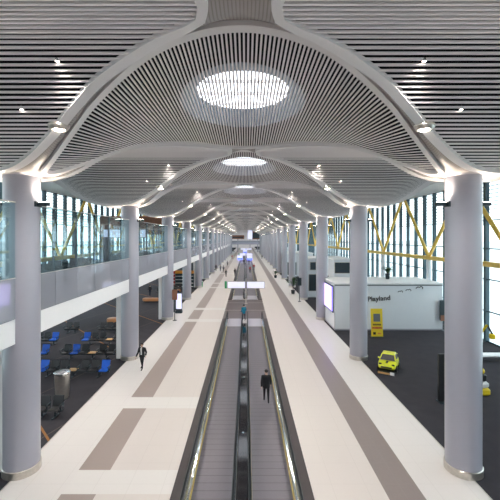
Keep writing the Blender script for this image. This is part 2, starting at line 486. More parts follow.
fs = [(i*(R+1)+k, i*(R+1)+k+1, ((i+1)%NR)*(R+1)+k+1, ((i+1)%NR)*(R+1)+k) for i in range(NR) for k in range(R)]
ME_LBACK = MB().add(vs, fs).mesh('backing_panel', 'black', True)
# reveal cone + lid (hole with glass)
vs = []
for i in range(NR):
    a = 2*pi*i/NR; e = 1/sqrt((cos(a)/SKA)**2+(sin(a)/SKB)**2)
    x_, v_ = SKC[0]+e*cos(a), SKC[1]+e*sin(a)
    vs.append((x_, v_, zl(x_, v_)-.03)); vs.append((TOPC[0]+TOPR*cos(a), TOPC[1]+TOPR*sin(a), TOPZ))
fs = [(2*i, 2*((i+1)%NR), 2*((i+1)%NR)+1, 2*i+1) for i in range(NR)]
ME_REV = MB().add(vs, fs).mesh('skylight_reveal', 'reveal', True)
ME_SKG = MB().lathe(TOPC[0], TOPC[1], [(TOPR+.02, TOPZ), (TOPR+.02, TOPZ+.03)], NR).mesh('skylight_glass', 'skyglass')
mb = MB()
for yy in (-1.1, 0, 1.1): mb.box(-sqrt(TOPR**2-yy*yy), sqrt(TOPR**2-yy*yy), TOPC[1]+yy-.03, TOPC[1]+yy+.03, TOPZ-.1, TOPZ)
ME_SKF = mb.mesh('skylight_frame', 'rim')
# --- backing of side cell: scan strips
mb = MB(); lo = offs(CELL, -.03); us = [-5.9 + 11.8*i/60 for i in range(61)]
for a, b in zip(us[:-1], us[1:]):
    m_ = (a+b)/2; h = hits(lo, 1, m_)
    if len(h) >= 2:
        x0, x1 = h[0], h[-1]; n = max(2, int((x1-x0)/.6))
        vs = [(x0+(x1-x0)*i/n, q, zs(x0+(x1-x0)*i/n, q)-.03) for i in range(n+1) for q in (a, b)]
        mb.add(vs, [(2*i, 2*i+2, 2*i+3, 2*i+1) for i in range(n)])
ME_CRB = mb.mesh('backing_panel', 'black', True); ME_CLB = mirror(ME_CRB, 'l').mesh('backing_panel', 'black', True)

# --- shell: everything between cells, grid with the cells cut away (edges lie above the rims)
def shell_mesh():
    g = .125; nx = int(2*17.0/g); ny = int(round(S/g)); gy = S/ny
    li, ci = offs(LENS, .0), offs(CELL, .0)
    idx = {}; vs = []; fs = []
    def vert(i, j):
        if (i, j) not in idx:
            x_, v_ = -17.0+i*g, -S/2+j*gy
            idx[(i, j)] = len(vs); vs.append((x_, v_, zshell(x_, v_)))
        return idx[(i, j)]
    for j in range(ny):
        v_ = -S/2+(j+.5)*gy
        hl = hits(li, 1, v_)
        uu = v_ - S/2 if v_ > 0 else v_ + S/2
        hcx = hits(ci, 1, uu)
        for i in range(nx):
            x_ = -17.0+(i+.5)*g
            if len(hl) >= 2 and hl[0]+.02 < x_ < hl[-1]-.02: continue
            if sum(1 for q in hcx if q < abs(x_)) % 2 == 1: continue
            fs.append((vert(i, j), vert(i+1, j), vert(i+1, j+1), vert(i, j+1)))
    # soffit strips out to the facade
    m_ = MB().add(vs, fs)
    for sx in (-1, 1):
        n = 24; vv = []
        for j in range(n+1):
            y_ = -S/2+S*j/n
            for x_, z_ in ((16.95, zcell(16.95, y_)-.03), (17.3, CAMZ+4.95), (FACX+.1, CAMZ+4.85)):
                vv.append((sx*x_, y_, z_))
        m_.add(vv, [(j*3+q, j*3+q+1, j*3+q+4, j*3+q+3) for j in range(n) for q in range(2)], 1)
    return m_.mesh('ceiling', ['shell', 'rim'], True)
ME_SHELL = shell_mesh()

for k in range(-2, NB):
    y0 = D0 + k*S
    sh = struct(inst('ceiling', ME_SHELL, loc=(0, y0, 0)), 'vaulted pale ceiling bay over the ' + (ORD[k] if k >= 0 else 'unseen') + ' pair of columns')
    p = inst('slat_panel', ME_LENS, sh); inst('rim', ME_LRIM, p); inst('backing_panel', ME_LBACK, p)
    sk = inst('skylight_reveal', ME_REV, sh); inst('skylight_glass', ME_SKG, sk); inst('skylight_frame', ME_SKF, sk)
    if k < NB-1:
        for me, rm, bkm in ((ME_CR, ME_CRRIM, ME_CRB), (ME_CL, ME_CLRIM, ME_CLB)):
            p = inst('slat_panel', me, sh, loc=(0, S/2, 0)); inst('rim', rm, p); inst('backing_panel', bkm, p)
YB, YE = D0 - 2*S - S/2, D0 + (NB-1)*S + S/2     # hall extents

# ------------------------------------------------------------------ floor
W_IN = 2.43
mb = MB(); mb.box(-8.4, 8.4, YB, 330, -.3, 0)
struct(mb.build('floor', 'floor'), 'cream terrazzo concourse floor with brown stripes')
mb = MB(); mb.box(8.4, FACX, YB, 330, -.3, 0)
struct(mb.build('carpet_right', 'carpet'), 'dark grey carpet of the play area')
mb = MB(); mb.box(-FACX, -8.4, YB, 330, -.3, 0)
struct(mb.build('carpet_left', 'lounge_carpet'), 'dark carpet with thin orange lines under the mezzanine')
mb = MB()
for sx in (-1, 1): mb.box(sx*8.4-.02, sx*8.4+.02, YB, YE, 0, .008)
struct(mb.build('trim_1', 'steel'))
mb = MB(); mb.box(-900, 900, -900, 1500, -4.2, -4.0)
struct(mb.build('ground_apron', 'ground'), 'pale concrete apron outside the glass')

# ------------------------------------------------------------------ columns
def column_proto(n=48, pier=False):
    ME_SH = MB().lathe(0, 0, [(.62, .0), (.62, 3.0), (.62, 6.0), (.62, 9.0), (.62, 11.26)], n, cap=False)
    return ME_SH
me_shaft = column_proto().mesh('shaft', 'column', True)
me_ring = MB().lathe(0, 0, [(.63, 0), (.655, .005), (.655, .26), (.63, .28)], 48).mesh('base_ring', 'steel', True)
mb = MB().lathe(0, 0, [(.63, 11.12), (.66, 11.16), (.70, 11.24), (.80, 11.30)], 48, cap=False)
me_cap = mb.mesh('collar', 'rim', True)
me_up = MB().bbox(.60, 1.02, -.11, .11, 10.02, 10.16, .02).box(.58, .64, -.2, .2, 9.98, 10.18).mesh('uplight', 'dark')
me_ulens = MB().box(.68, .98, -.08, .08, 10.161, 10.168).mesh('uplight_lens', 'lamp')
me_pier = MB().box(-.95, -.2, -.15, .35, 0, MZ-.88).mesh('pier', 'white')
for side in (-1, 1):
    for k in range(-2, NB):
        y = D0 + k*S
        sname = 'left' if side < 0 else 'right'
        lab = ('tall grey round column, ' + (ORD[k] if k >= 0 else 'behind the camera') + ' of the ' + sname + ' row'
               + (', in front of the mezzanine' if side < 0 else ', at the carpet edge'))
        t = thing('column', lab, 'column', (side*CX, y, 0), 0, 'columns of the concourse')
        inst('shaft', me_shaft, t); inst('base_ring', me_ring, t); inst('collar', me_cap, t)
        for r in (0, pi):
            u_ = inst('uplight', me_up, t, rz=r)
            inst('uplight_lens', me_ulens, u_)
        if side < 0 and k != 3: inst('pier', me_pier, t)

# ------------------------------------------------------------------ facades: one window per bay and side
FT = CAMZ + 4.9
def window_meshes():
    g = MB().box(-.012, .012, -S/2, S/2, 0, FT).mesh('glass_pane', 'glass')
    fr_ = MB(); nm = 6
    for i in range(nm):
        y = -S/2 + S*(i)/nm
        fr_.box(-.17, .17, y-.13, y+.13, 0, FT)
    for z in (.05, 2.6, 5.3, 7.9, 10.3, FT-.06):
        fr_.box(-.05, .05, -S/2, S/2, z-.045, z+.045)
    lv = MB()                                # louvres outside the upper glazing
    z = 10.6
    while z < FT-.1:
        lv.box(.35, .62, -S/2+.1, S/2-.1, z, z+.04); z += .33
    for i in range(nm):
        y = -S/2 + S*(i+.5)/nm; lv.box(.42, .52, y-.03, y+.03, 9.9, FT)
    return g, fr_.mesh('window_frame', 'mullion'), lv.mesh('louvre', 'mullion')
gm, fm, lm = window_meshes()
n = 1
for side in (-1, 1):
    for k in range(-2, NB):
        o = inst('window_%d' % n, fm, loc=(side*FACX, D0+k*S, 0), rz=0 if side > 0 else pi); n += 1
        struct(o, 'full height glazed bay of the %s facade' % ('left' if side < 0 else 'right'))
        inst('glass_pane', gm, o); inst('louvre', lm, o)

# yellow V trusses inside the facades
def truss_parts(t):
    a, b = .9, S/2                           # foot at local y=.9, tops at neighbouring mid-bays
    zb, zt = 6.75, CAMZ + 4.75
    for sgn in (-1, 1):
        q = MB().tube((0, a, zb), (0, a + sgn*(S/2-.35), zt), .17, n=12)
        q.build('strut', 'yellow_steel', t, True)
    MB().bbox(-.18, .18, a-S/2, a+S/2, zb-.28, zb+.12, .03).build('beam', 'yellow_steel', t)
    MB().tube((0, a, zb-.3), (0, a, 0), .26, n=14).build('post', 'wallwhite', t, True)
    MB().tube((0, a-S/2, zt+.0), (0, a-S/2, zt+.25), .2, n=12).build('top_node', 'yellow_steel', t, True)
tr = None
for side in (-1, 1):
    for k in range(-1, NB):
        lab = 'yellow steel V truss on the %s glass facade, level with the %s column' % ('left' if side < 0 else 'right', ORD[k] if k >= 0 else 'unseen')
        loc = (side*(FACX-.85), D0+k*S-1.4, 0)
        if tr is None:
            tr = thing('steel_truss', lab, 'truss', loc, 0, 'yellow trusses along the facades'); truss_parts(tr)
        else: dup(tr, loc, 0, lab)

# ------------------------------------------------------------------ mezzanine on the left
mz = MB(); mz.box(-FACX, -8.30, YB, YE+12, MZ-.84, MZ-.02)
struct(mz.build('mezzanine_slab', 'white'), 'white slab of the mezzanine corridor')
mz = MB(); mz.box(-8.30, -8.25, YB, YE+12, MZ-.88, MZ+.02)
struct(mz.build('mezzanine_fascia', 'white'), 'white fascia along the mezzanine edge')
mz = MB(); mz.box(-FACX+.2, -8.3, YB, YE+12, MZ-.02, MZ)
struct(mz.build('mezzanine_floor', 'carpet'), 'dark mezzanine floor')
# glass partition, per bay, tangent in front of the columns
pane = MB().box(-.012, .012, .01, S/6-.01, MZ+1.52, 10.08)
frit = MB().box(-.014, .014, .01, S/6-.01, MZ+.02, MZ+1.50)
me_pane, me_frit = pane.mesh('glass_pane', 'partglass'), frit.mesh('fritted_pane', 'frit')
me_rail = MB().box(-.02, .02, 0, S, 10.08, 10.12).box(-.025, .025, 0, S, MZ+1.50, MZ+1.53).mesh('rail', 'steel')
mb = MB()
for i in range(6): mb.box(-.12, -.02, i*S/6-.02, i*S/6+.02, MZ, 10.08)
me_post = mb.mesh('glass_fin', 'dark')
for k in range(-2, NB):
    t = thing('glass_partition', 'tall glass partition on the mezzanine edge, from the %s to next left column' % (ORD[k] if k >= 0 else 'unseen'),
              'glass partition', (-8.25, D0+k*S, 0), 0, 'glass partitions of the mezzanine')
    inst('rail', me_rail, t); inst('glass_fin', me_post, t)
    for i in range(6):
        inst('glass_pane', me_pane, t, loc=(0, i*S/6, 0)); inst('fritted_pane', me_frit, t, loc=(0, i*S/6, 0))

# ------------------------------------------------------------------ end of the hall
mb = MB(); mb.box(-FACX, FACX, 211, 214, 5.0, 6.0)
struct(mb.build('bridge_deck', 'column'), 'grey bridge deck crossing the far end')
t = thing('bridge_balustrade', 'grey glass balustrade on the bridge crossing the far end', 'balustrade', (0, 211.05, 6.0))
MB().box(-FACX, FACX, 0, .03, 0, 1.2).build('fritted_pane', 'frit', t)
MB().box(-FACX, FACX, -.05, .08, 1.2, 1.3).build('rail', 'steel', t)
mb = MB(); mb.box(-FACX, FACX, 330, 330.4, 0, 15)
struct(mb.build('wall_back', 'white'), 'pale far end wall')
mb = MB(); mb.box(-FACX, FACX, YE, 330.4, 14.0, 14.3)
struct(mb.build('ceiling_far', 'rim'), 'flat pale ceiling beyond the vaults')
mb = MB(); mb.box(-FACX-.3, FACX+.3, YB-.4, YB, 0, 15)
struct(mb.build('wall_closing', 'wallwhite'), 'unseen wall added behind the camera to shut out sky light')  # added where the hall would go on; keeps sky light out
for sx, nm in ((-1, 'wall_left'), (1, 'wall_right')):
    mb = MB(); mb.box(sx*FACX-.2, sx*FACX+.2, YE, 330, 0, 4); mb.box(sx*FACX-.2, sx*FACX+.2, YE, 330, 9, 14)
    struct(mb.build(nm, 'wallwhite'))
# brown gallery boxes, and a glowing panel standing in for the bright opening
for (a, b, z0, z1, lab) in ((3.5, 11.5, 8.0, 13.2, 'brown shop box above the bridge, right of the bright gap'),
                            (-9, -1.0, 8.2, 10.5, 'brown shop box above the bridge, left of the bright gap')):
    t = thing('shop_box', lab, 'shop', ((a+b)/2, 222, 0))
    w = (b-a)/2
    MB().bbox(-w, w, 0, 6, z0, z1, .2).build('shell', 'brick', t)
    MB().box(-w+.6, w-.6, -.05, .02, z0+.6, z1-1.0).build('shop_window', 'dark', t)
    MB().tube((0, 3, 0), (0, 3, z0), .3).build('post', 'column', t, True)
t = thing('opening_glow', 'white glowing panel standing in for the bright opening above the far bridge', 'screen', (4, 219, 0))
MB().box(-2.8, 0, 0, .3, 8.2, 13.5).build('screen', 'signface', t)  # added glow for the bright opening, not a real screen
MB().tube((-1.4, .4, 0), (-1.4, .4, 8.4), .2).build('post', 'column', t, True)

# far counters and kiosks
def counter(x, y, w, lab, m='dark'):
    t = thing('service_counter', lab, 'counter', (x, y, 0))
    MB().bbox(-w/2, w/2, -.6, .6, 0, 1.15, .05).build('body', 'white', t)
    MB().bbox(-w/2-.1, w/2+.1, -.7, .7, 1.15, 1.3, .04).build('counter_top', m, t)
    MB().bbox(-w/2, w/2, .3, .6, 2.3, 3.1, .04).build('header', m, t)
    for sx in (-1, 1): MB().tube((sx*(w/2-.2), .45, 1.3), (sx*(w/2-.2), .45, 2.3), .06).build('post', 'steel', t, True)
counter(px(260, 236), 236, 7, 'long dark-topped service counter at the far end, right of centre')
counter(px(231, 205), 205, 4, 'dark-topped service counter at the far end, left of centre')

# ------------------------------------------------------------------ moving walkways
def walkway(y0, y1, side, lab, combs):
    t = thing('moving_walkway', lab, 'moving walkway', (0, 0, 0), 0, 'moving walkways')
    s = side
    def X(a, b): return (min(s*a, s*b), max(s*a, s*b))
    cy0 = y0 + (3.4 if combs[0] else 0); cy1 = y1 - (3.4 if combs[1] else 0)
    a, b = X(.34, 1.72)
    MB().box(a, b, cy0, cy1, .0, .035).build('pallet_belt', 'belt', t)
    for (u, v_, c) in ((y0, cy0, combs[0]), (cy1, y1, combs[1])):
        if c:
            m_ = MB().box(a, b, u, v_, 0, .045)
            m_.build('comb_plate', 'comb', t)
    for xx in (.31, 1.745):
        a, b = X(xx-.025, xx+.025)
        MB().box(a, b, cy0, cy1, 0, .06).build('demarcation_strip', 'gold', t)
    for xx in (.265, 1.83):
        lo_, hi_ = y0 + (.8 if combs[0] else 0), y1 - (.8 if combs[1] else 0)
        bl = MB().box(s*xx-.012, s*xx+.012, lo_, hi_, .05, .90)
        g_ = bl.build('glass_balustrade', 'clear', t)
        MB().box(s*xx-.045, s*xx+.045, lo_, hi_, .0, .12).build('skirt', 'chrome', t)
        h = MB().bbox(s*xx-.045, s*xx+.045, lo_, hi_, .90, .97, .03)
        for c, e, d in ((combs[0], lo_, -1), (combs[1], hi_, 1)):
            if c:
                pts = [(e + d*.45*sin(q*pi/8), .49 + .445*cos(q*pi/8)) for q in range(9)]
                for (ya, za), (yb, zb) in zip(pts[:-1], pts[1:]): h.bar((s*xx, ya, za), (s*xx, yb, zb), .08, .07)
                bl2 = MB(); vs = [(s*xx+o_, e, .05) for o_ in (-.012, .012)]
                vs = [(s*xx+o_, yy, zz) for yy, zz in pts for o_ in (-.012, .012)]
                bl2.add(vs, [tuple(range(0, 18, 2)), tuple(range(17, 0, -2))] + [(2*i_, 2*i_+1, 2*i_+3, 2*i_+2) for i_ in range(8)])
                bl2.build('balustrade_end', 'clear', g_)
        h.build('handrail', 'rubber', t)
        if xx > 1: MB().box(s*xx+s*.0-.006 + s*.05, s*xx+.006 + s*.05, lo_, hi_, .80, .86).build('light_strip', 'chrome', t)
    a, b = X(1.875, 2.43); MB().bbox(a, b, y0, y1, .0, .05, .01).build('outer_deck', 'deck', t)
    return t
def pair(y0, y1, combs, where):
    for s, nm in ((-1, 'left'), (1, 'right')):
        walkway(y0, y1, s, '%s moving walkway of the %s' % (nm, where), combs)
    d = thing('centre_deck', 'glossy black centre deck between the two moving walkways of the ' + where, 'deck', (0, 0, 0), 0, 'centre decks')
    MB().bbox(-.21, .21, y0+.5, y1-2.6, 0, .16, .02).build('deck_cover', 'gloss', d)
    m_ = MB(); y = y0+3
    while y < y1-4:
        m_.tube((0, y, .16), (0, y, .185), .05, .035, 8); y += 6.3
    m_.build('screw_cover', 'chrome', d, True)
pair(-6, 38.9, (0, 1), 'near pair')
pair(51.0, 128.0, (1, 1), 'middle pair')
pair(146.0, 200.0, (1, 1), 'far pair')
mb = MB()
for a, b in ((38.9, 51.0), (128.0, 146.0), (YB, -6)): mb.box(-W_IN, W_IN, a, b, 0, .012)
struct(mb.build('landing_strip', 'granite'), 'dark brown stone between the moving walkways')
mb = MB()
for y in (43.5, 48.5): mb.box(-W_IN, W_IN, y, y+.12, .012, .018)
struct(mb.build('trim_2', 'steel'))

# ------------------------------------------------------------------ hanging-height signs on a post over the landings
def sign(y, lab, w=5.1, px_=0.13):
    t = thing('direction_sign', lab, 'sign', (px_, y, 0), 0, 'lit direction signs')
    MB().tube((0, 0, 0), (0, 0, 3.35), .07, n=14).lathe(0, 0, [(.22, 0), (.22, .04), (.1, .07)], 20).build('post', 'steel', t, True)
    MB().bbox(-w/2, w/2, -.17, .17, 2.05, 3.0, .03).build('sign_box', 'steel', t)
    for a, b in ((-w/2+.12, -.16), (.16, w/2-.12)):
        MB().box(a, b, -.185, -.168, 2.13, 2.92).build('sign_face', 'signface', t)
    MB().box(-w/2-.3, -w/2-.02, -.15, .15, 2.05, 3.0).build('end_panel', 'green', t)
    MB().box(-.13, .13, -.19, -.17, 2.05, 3.0).build('centre_panel', 'column', t)
sign(48.0, 'long white lit sign on a post across the landing behind the person in teal')
sign(137.0, 'small distant white lit sign on a post beyond the middle walkways')
sign(204.0, 'farthest white lit sign on a post near the bridge', 6.5)

# ------------------------------------------------------------------ lounge seating under the mezzanine
def beam_seat(seq, x0, y, lab, pitch=.655):
    n = len(seq); t = thing('beam_seat', lab, 'seat', (x0, y, 0), 0, 'beam seats in the lounge')
    MB().bbox(-pitch/2, (n-.5)*pitch, -.04, .06, .26, .34, .01).build('beam', 'dark', t)
    for xx in ((0, n-1) if n < 4 else (.5, n//2, n-1.5)):
        q = MB().box(xx*pitch-.03, xx*pitch+.03, -.02, .04, .04, .28).box(xx*pitch-.035, xx*pitch+.035, -.3, .34, 0, .045)
        q.build('leg', 'dark', t)
    for i, c in enumerate(seq):
        x = i*pitch
        if c == 'T':
            MB().bbox(x-.27, x+.27, -.3, .2, .42, .46, .015).box(x-.05, x+.05, -.05, .05, .34, .42).build('side_table', 'wood', t)
            continue
        m_ = 'seat_blue' if c == 'B' else 'seat_black'
        MB().bbox(x-.27, x+.27, -.32, .2, .38, .46, .035).build('seat', m_, t)
        r = Matrix.Rotation(-math.radians(14), 3, 'X')
        MB().bbox(x-.27, x+.27, .2, .26, .44, .95, .03, rot=r, piv=(x, .22, .44)).build('backrest', m_, t)
    for i in range(n+1):
        x = (i-.5)*pitch; q = MB()
        q.bar((x, -.28, .64), (x, .22, .66), .045, .03).bar((x, -.1, .34), (x, -.2, .63), .03, .03).bar((x, .2, .66), (x, .12, .34), .03, .03)
        q.build('armrest', 'dark', t)
    return t
rows = [('BKKTKKB', 42.5, 22.8, 'long beam seat with a blue place at each end, behind the steel bin'),
        ('KKB', -22, 22.8, 'short beam seat left of the nearest column, level with the steel bin'),
        ('KBKTKK', 66, 26.2, 'beam seat with one blue place and a wooden table, two rows behind bin'),
        ('KKKB', 17, 26.2, 'beam seat half hidden by the nearest left column, two rows behind the bin'),
        ('KKB', 38, 29.6, 'three-seat beam with blue end seat, left part of the third row from the bin'),
        ('BKKTKK', 86, 29.6, 'beam starting with a blue seat, right part of the third row from the bin'),
        ('KK', 68, 33.2, 'pair of black seats in the last near row, left one under the mezzanine'),
        ('KKK', 102, 33.2, 'group of black seats in the last near row, beside the second column'),
        ('KK', 30, 33.2, 'pair of black seats farthest left in the last near row'),
        ('KK', 42, 17.6, 'black seats nearest the camera, beside the nearest left column')]
for seq, p, y, lab in rows: beam_seat(seq, px(p, y), y, lab)
for i, y in enumerate((56, 60)):
    beam_seat('KKKKK', -13.6, y, 'distant black beam seat between the third and fourth columns, %s row' % ('front', 'rear')[i])

# steel bin
t = thing('litter_bin', 'round tapered steel litter bin on the lounge carpet, beside the nearest left column', 'bin', (px(62.3, 19.7), 19.7, 0)); t.scale.z = 1.3
MB().lathe(0, 0, [(.30, 0), (.30, .05), (.33, .06), (.40, 1.02), (.42, 1.05)], 32).build('body', 'steel', t, True)
MB().lathe(0, 0, [(.43, 1.05), (.43, 1.10), (.40, 1.12), (.30, 1.10), (.28, 1.02)], 32, cap=False).build('rim', 'chrome', t, True)
MB().lathe(0, 0, [(.29, 1.055), (.29, 1.06)], 32).build('lid', 'comb', t)

# capsule shaped tan benches
def capsule(x, y, L, W, lab):
    t = thing('upholstered_bench', lab, 'bench', (x, y, 0), 0, 'tan rounded benches')
    def ring(sc, z, n=10):
        r = W/2*sc; c = L/2-W/2; p = []
        for i in range(n+1): a = -pi/2+pi*i/n; p.append((c+r*cos(a), r*sin(a), z))
        for i in range(n+1): a = pi/2+pi*i/n; p.append((-c+r*cos(a), r*sin(a), z))
        return p
    def loft(rs):
        m_ = MB(); n = len(rs[0]); vs = [q for r in rs for q in r]
        fs = [(k*n+i, k*n+(i+1)%n, (k+1)*n+(i+1)%n, (k+1)*n+i) for k in range(len(rs)-1) for i in range(n)]
        fs += [tuple(range(n-1,-1,-1)), tuple(range((len(rs)-1)*n, len(rs)*n))]
        return m_.add(vs, fs)
    loft([ring(.85, 0), ring(.85, .12)]).build('plinth', 'dark', t)
    loft([ring(.95, .12), ring(1, .18), ring(1, .40), ring(.95, .47), ring(.8, .5)]).build('cushion', 'tan', t, True)
capsule(-13.0, 37.2, 2.6, 1.0, 'tan rounded bench on the carpet left of the second column')
capsule(-13.0, 49.5, 2.3, .9, 'tan rounded bench seen between the second and third columns')
capsule(-11.5, 58.0, 2.0, .9, 'tan rounded bench far off beside the third column')

# shop displays farther along the left
def display(x, y, w, c1, c2, lab):
    t = thing('display_unit', lab, 'display', (x, y, 0), 0, 'shop displays under the mezzanine')
    MB().box(-w/2, w/2, .25, .3, 0, 2.6).build('back_panel', c1, t)
    for z in (.3, .9, 1.5, 2.1): MB().bbox(-w/2, w/2, -.2, .25, z, z+.05, .01).build('shelf', 'white', t)
    MB().bbox(-w/2, w/2, -.2, .3, 2.6, 3.1, .05).build('header', c2, t)
    for sx in (-1, 1): MB().box(sx*w/2-.03, sx*w/2+.03, -.2, .3, 0, 2.6).build('side_panel', 'dark', t)
display(-10.6, 62.5, 3.2, 'dark', 'orange', 'shop display with orange header beyond the third column')
display(-14.3, 66, 3.2, 'red', 'red', 'red shop display farther left under the mezzanine')
display(-10.2, 79, 2.6, 'red', 'red', 'red shop display beyond the fifth column')
display(-10.2, 91, 2.6, 'brick', 'orange', 'brown shop display with orange header beyond the sixth column')

# poles with round heads
def stand(x, y, lab):
    t = thing('sign_stand', lab, 'stand', (x, y, 0), 0, 'dark post stands beside columns')
    MB().lathe(0, 0, [(.22, 0), (.22, .04), (.06, .07), (.045, .1), (.045, 2.3)], 18).build('post', 'dark', t, True)
    MB().bbox(-.28, .28, -.06, .06, 2.2, 3.3, .05).build('panel', 'brick' if x < 0 else 'dark', t)
    return t
stand(px(174.7, 38.2), 38.2, 'dark post stand with a brown head beside the third left column')
stand(px(299.5, 49.5), 49.5, 'dark post stand beside the fourth right column')
t = thing('litter_bin', 'small green bin on the cream floor beside the fifth left column', 'bin', (px(201, 64.5), 64.5, 0))
MB().bbox(-.3, .3, -.25, .25, 0, .95, .04).build('body', 'green', t)
MB().bbox(-.32, .32, -.27, .27, .95, 1.05, .03).build('lid', 'white', t)

for i_, (p_, y_, lab_) in enumerate(((240, 143, 'left one of the far blue and white screens standing past the middle walkways'),
                                   (249.5, 141, 'right one of the far blue and white screens standing past the middle walkways'),
                                   (245, 207.5, 'farthest small blue and white screen standing in the middle'))):
    t = thing('display_totem', lab_, 'screen', (px(p_, y_), y_, 0))
    MB().bbox(-1.1, 1.1, -.12, .12, .1, 2.1, .04).build('housing', 'white', t)
    MB().box(-1.0, 1.0, -.135, -.12, .9, 2.0).build('screen_face', 'signface', t)
    MB().box(-1.0, 1.0, -.135, -.12, .2, .8).build('lower_screen', 'bluestrip', t)
    MB().bbox(-.5, .5, -.3, .3, 0, .1, .02).build('foot', 'steel', t)
# lit screen next to the third left column
t = thing('display_screen', 'pale violet lit screen beside the third left column', 'screen', (px(179, 42), 42, 0))
MB().bbox(-.38, .38, -.08, .08, .3, 2.4, .03).build('housing', 'dark', t)
MB().box(-.33, .33, -.09, -.081, .5, 2.3).build('screen_face', 'signface', t)
MB().bbox(-.4, .4, -.25, .25, 0, .3, .03).build('foot', 'dark', t)

# violet screen on the mezzanine, far left
t = thing('display_screen', 'violet lit screen behind the mezzanine glass at the far left', 'screen', (-9.6, 13.6, MZ))
MB().bbox(-.5, .5, -.06, .06, .05, 1.2, .03).build('housing', 'dark', t)
MB().box(-.46, .46, -.07, -.061, .12, 1.12).build('screen_face', 'screen', t)
# benches / people silhouettes on the mezzanine: dark rows of chairs behind the frit
for k, y in enumerate((24, 28, 32, 36, 44, 50, 56)):
    q = beam_seat('KKKK', -17.5, y, 'dark beam seat behind the mezzanine glass, %s from the camera' % ORD[k])
    q.location.z = MZ; q['group'] = 'beam seats on the mezzanine'
# mezzanine overhead sign between 2nd and 3rd column
t = thing('gate_sign', 'white lit gate sign above the mezzanine behind the second left column', 'sign', (-11.2, 33.5, MZ))
MB().bbox(-2.0, 2.0, -.1, .1, 3.0, 3.8, .03).build('sign_box', 'dark', t)
MB().box(-1.95, 1.95, -.115, -.1, 3.05, 3.75).build('sign_face', 'signface', t)
for sx in (-1.8, 1.8): MB().tube((sx, 0, 0), (sx, 0, 3.0), .05).build('post', 'dark', t, True)
t = thing('wood_portal', 'brown wood clad portal on the mezzanine between the second and third columns', 'portal', (-13.5, 43, MZ))
MB().bbox(-4, 4, 0, 3, 3.4, 5.6, .1).build('header', 'brick', t)
for sx in (-1, 1): MB().box(sx*3.8-.2, sx*3.8+.2, 0, 3, 0, 3.4).build('jamb', 'dark', t)

# ------------------------------------------------------------------ kiosk on the right: white walls, violet screen, writing
KX0, KX1, KY0, KY1, KZ = 8.62, 18.9, 34.2, 39.6, 4.45
t = thing('play_kiosk', 'long white walled play area kiosk on the dark carpet, behind the second right column', 'kiosk', ((KX0+KX1)/2, KY0, 0))
w = (KX1-KX0)/2; dpt = KY1-KY0
MB().box(-w, w, 0, .15, 0, KZ-.1).box(-w, -w+.15, .15, dpt, 0, KZ-.1).box(w-.15, w, .15, dpt, 0, KZ-.1).box(-w, w, dpt-.15, dpt, 0, KZ-.1).build('wall', 'wallwhite', t)
MB().bbox(-w-.06, w+.06, -.06, dpt+.06, KZ-.1, KZ+.05, .03).build('roof', 'white', t)
MB().box(-w-.02, w+.02, -.03, 0, 0, .12).box(-w-.03, -w-.0, -.03, dpt, 0, .1).build('plinth', 'column', t)
MB().box(-w-.012, -w, -.02, .08, 0, KZ-.1).box(-w-.012, w, -.012, 0, KZ-.22, KZ-.1).build('edge_trim', 'cloth_grey', t)
def textmesh(body, size, mname, ext=.012):
    cu = bpy.data.curves.new('tmp', 'FONT'); cu.body = body; cu.size = size; cu.extrude = ext; cu.resolution_u = 3
    ob = bpy.data.objects.new('tmp', cu); C.objects.link(ob)
    bpy.context.view_layer.update()
    me = bpy.data.meshes.new_from_object(ob.evaluated_get(bpy.context.evaluated_depsgraph_get()))
    bpy.data.objects.remove(ob); me.materials.clear(); me.materials.append(M[mname]); me.name = 'lettering'
    return me
lo = bpy.data.objects.new('lettering', textmesh('Playland', .68, 'hair', .02)); C.objects.link(lo)
lo.parent = t; lo.rotation_euler = (pi/2, math.radians(-4), 0)
lo.location = (px(367.5, KY0)-(KX0+KX1)/2, -.03, CAMZ-63.5*KY0/F)
# three small bird-like marks
for (p, q, s_) in ((400, 291.5, .75), (408, 290, .85), (419, 287.5, 1.1)):
    bx = px(p, KY0)-(KX0+KX1)/2; bz = CAMZ-(q-238)*KY0/F; m_ = MB()
    for a, b in (((-.28, -.08), (-.1, .07)), ((-.1, .07), (.02, 0)), ((.02, 0), (.16, .1)), ((.16, .1), (.32, .02)), ((.32, .02), (.3, -.12))):
        m_.bar((bx+a[0]*s_, -.02, bz+a[1]*s_), (bx+b[0]*s_, -.02, bz+b[1]*s_), .03, .06*s_)
    m_.build('bird_mark', 'hair', t)
# screen on the left flank
sc = MB().box(-w-.09, -w, .5, dpt-.6, 1.55, 4.15).build('screen_frame', 'dark', t)
MB().box(-w-.10, -w-.09, .62, dpt-.72, 1.67, 4.03).build('screen_face', 'screen', sc)
for k_, (yy, ) in enumerate(((.62,), (dpt-1.25,))): MB().box(-w-.105, -w-.10, yy, yy+.5, 1.67, 4.03).build('screen_border', 'bluescreen', sc)
# posters on and near the kiosk front
t = thing('wall_panel', 'dark poster panel with a reddish lower part at the right end of the white kiosk', 'panel', (px(444.5, 33.9), 33.9, 0))
MB().bbox(-.45, .45, -.06, .06, 1.0, 2.9, .02).build('panel', 'dark', t)
MB().box(-.4, .4, -.07, -.06, .95, 1.5).build('poster', 'brick', t)
MB().box(-.3, .3, -.2, .2, 0, .05).box(-.04, .04, -.04, .04, .05, 1.0).build('stand', 'dark', t)
t = thing('display_stand', 'tall black display stand standing left of the nearest right column', 'display', (px(446, 19.2), 19.2, 0))
MB().bbox(-.42, .42, -.08, .08, .05, 2.6, .03).build('panel', 'rubber', t)
MB().bbox(-.45, .45, -.25, .25, 0, .05, .01).build('foot', 'dark', t)

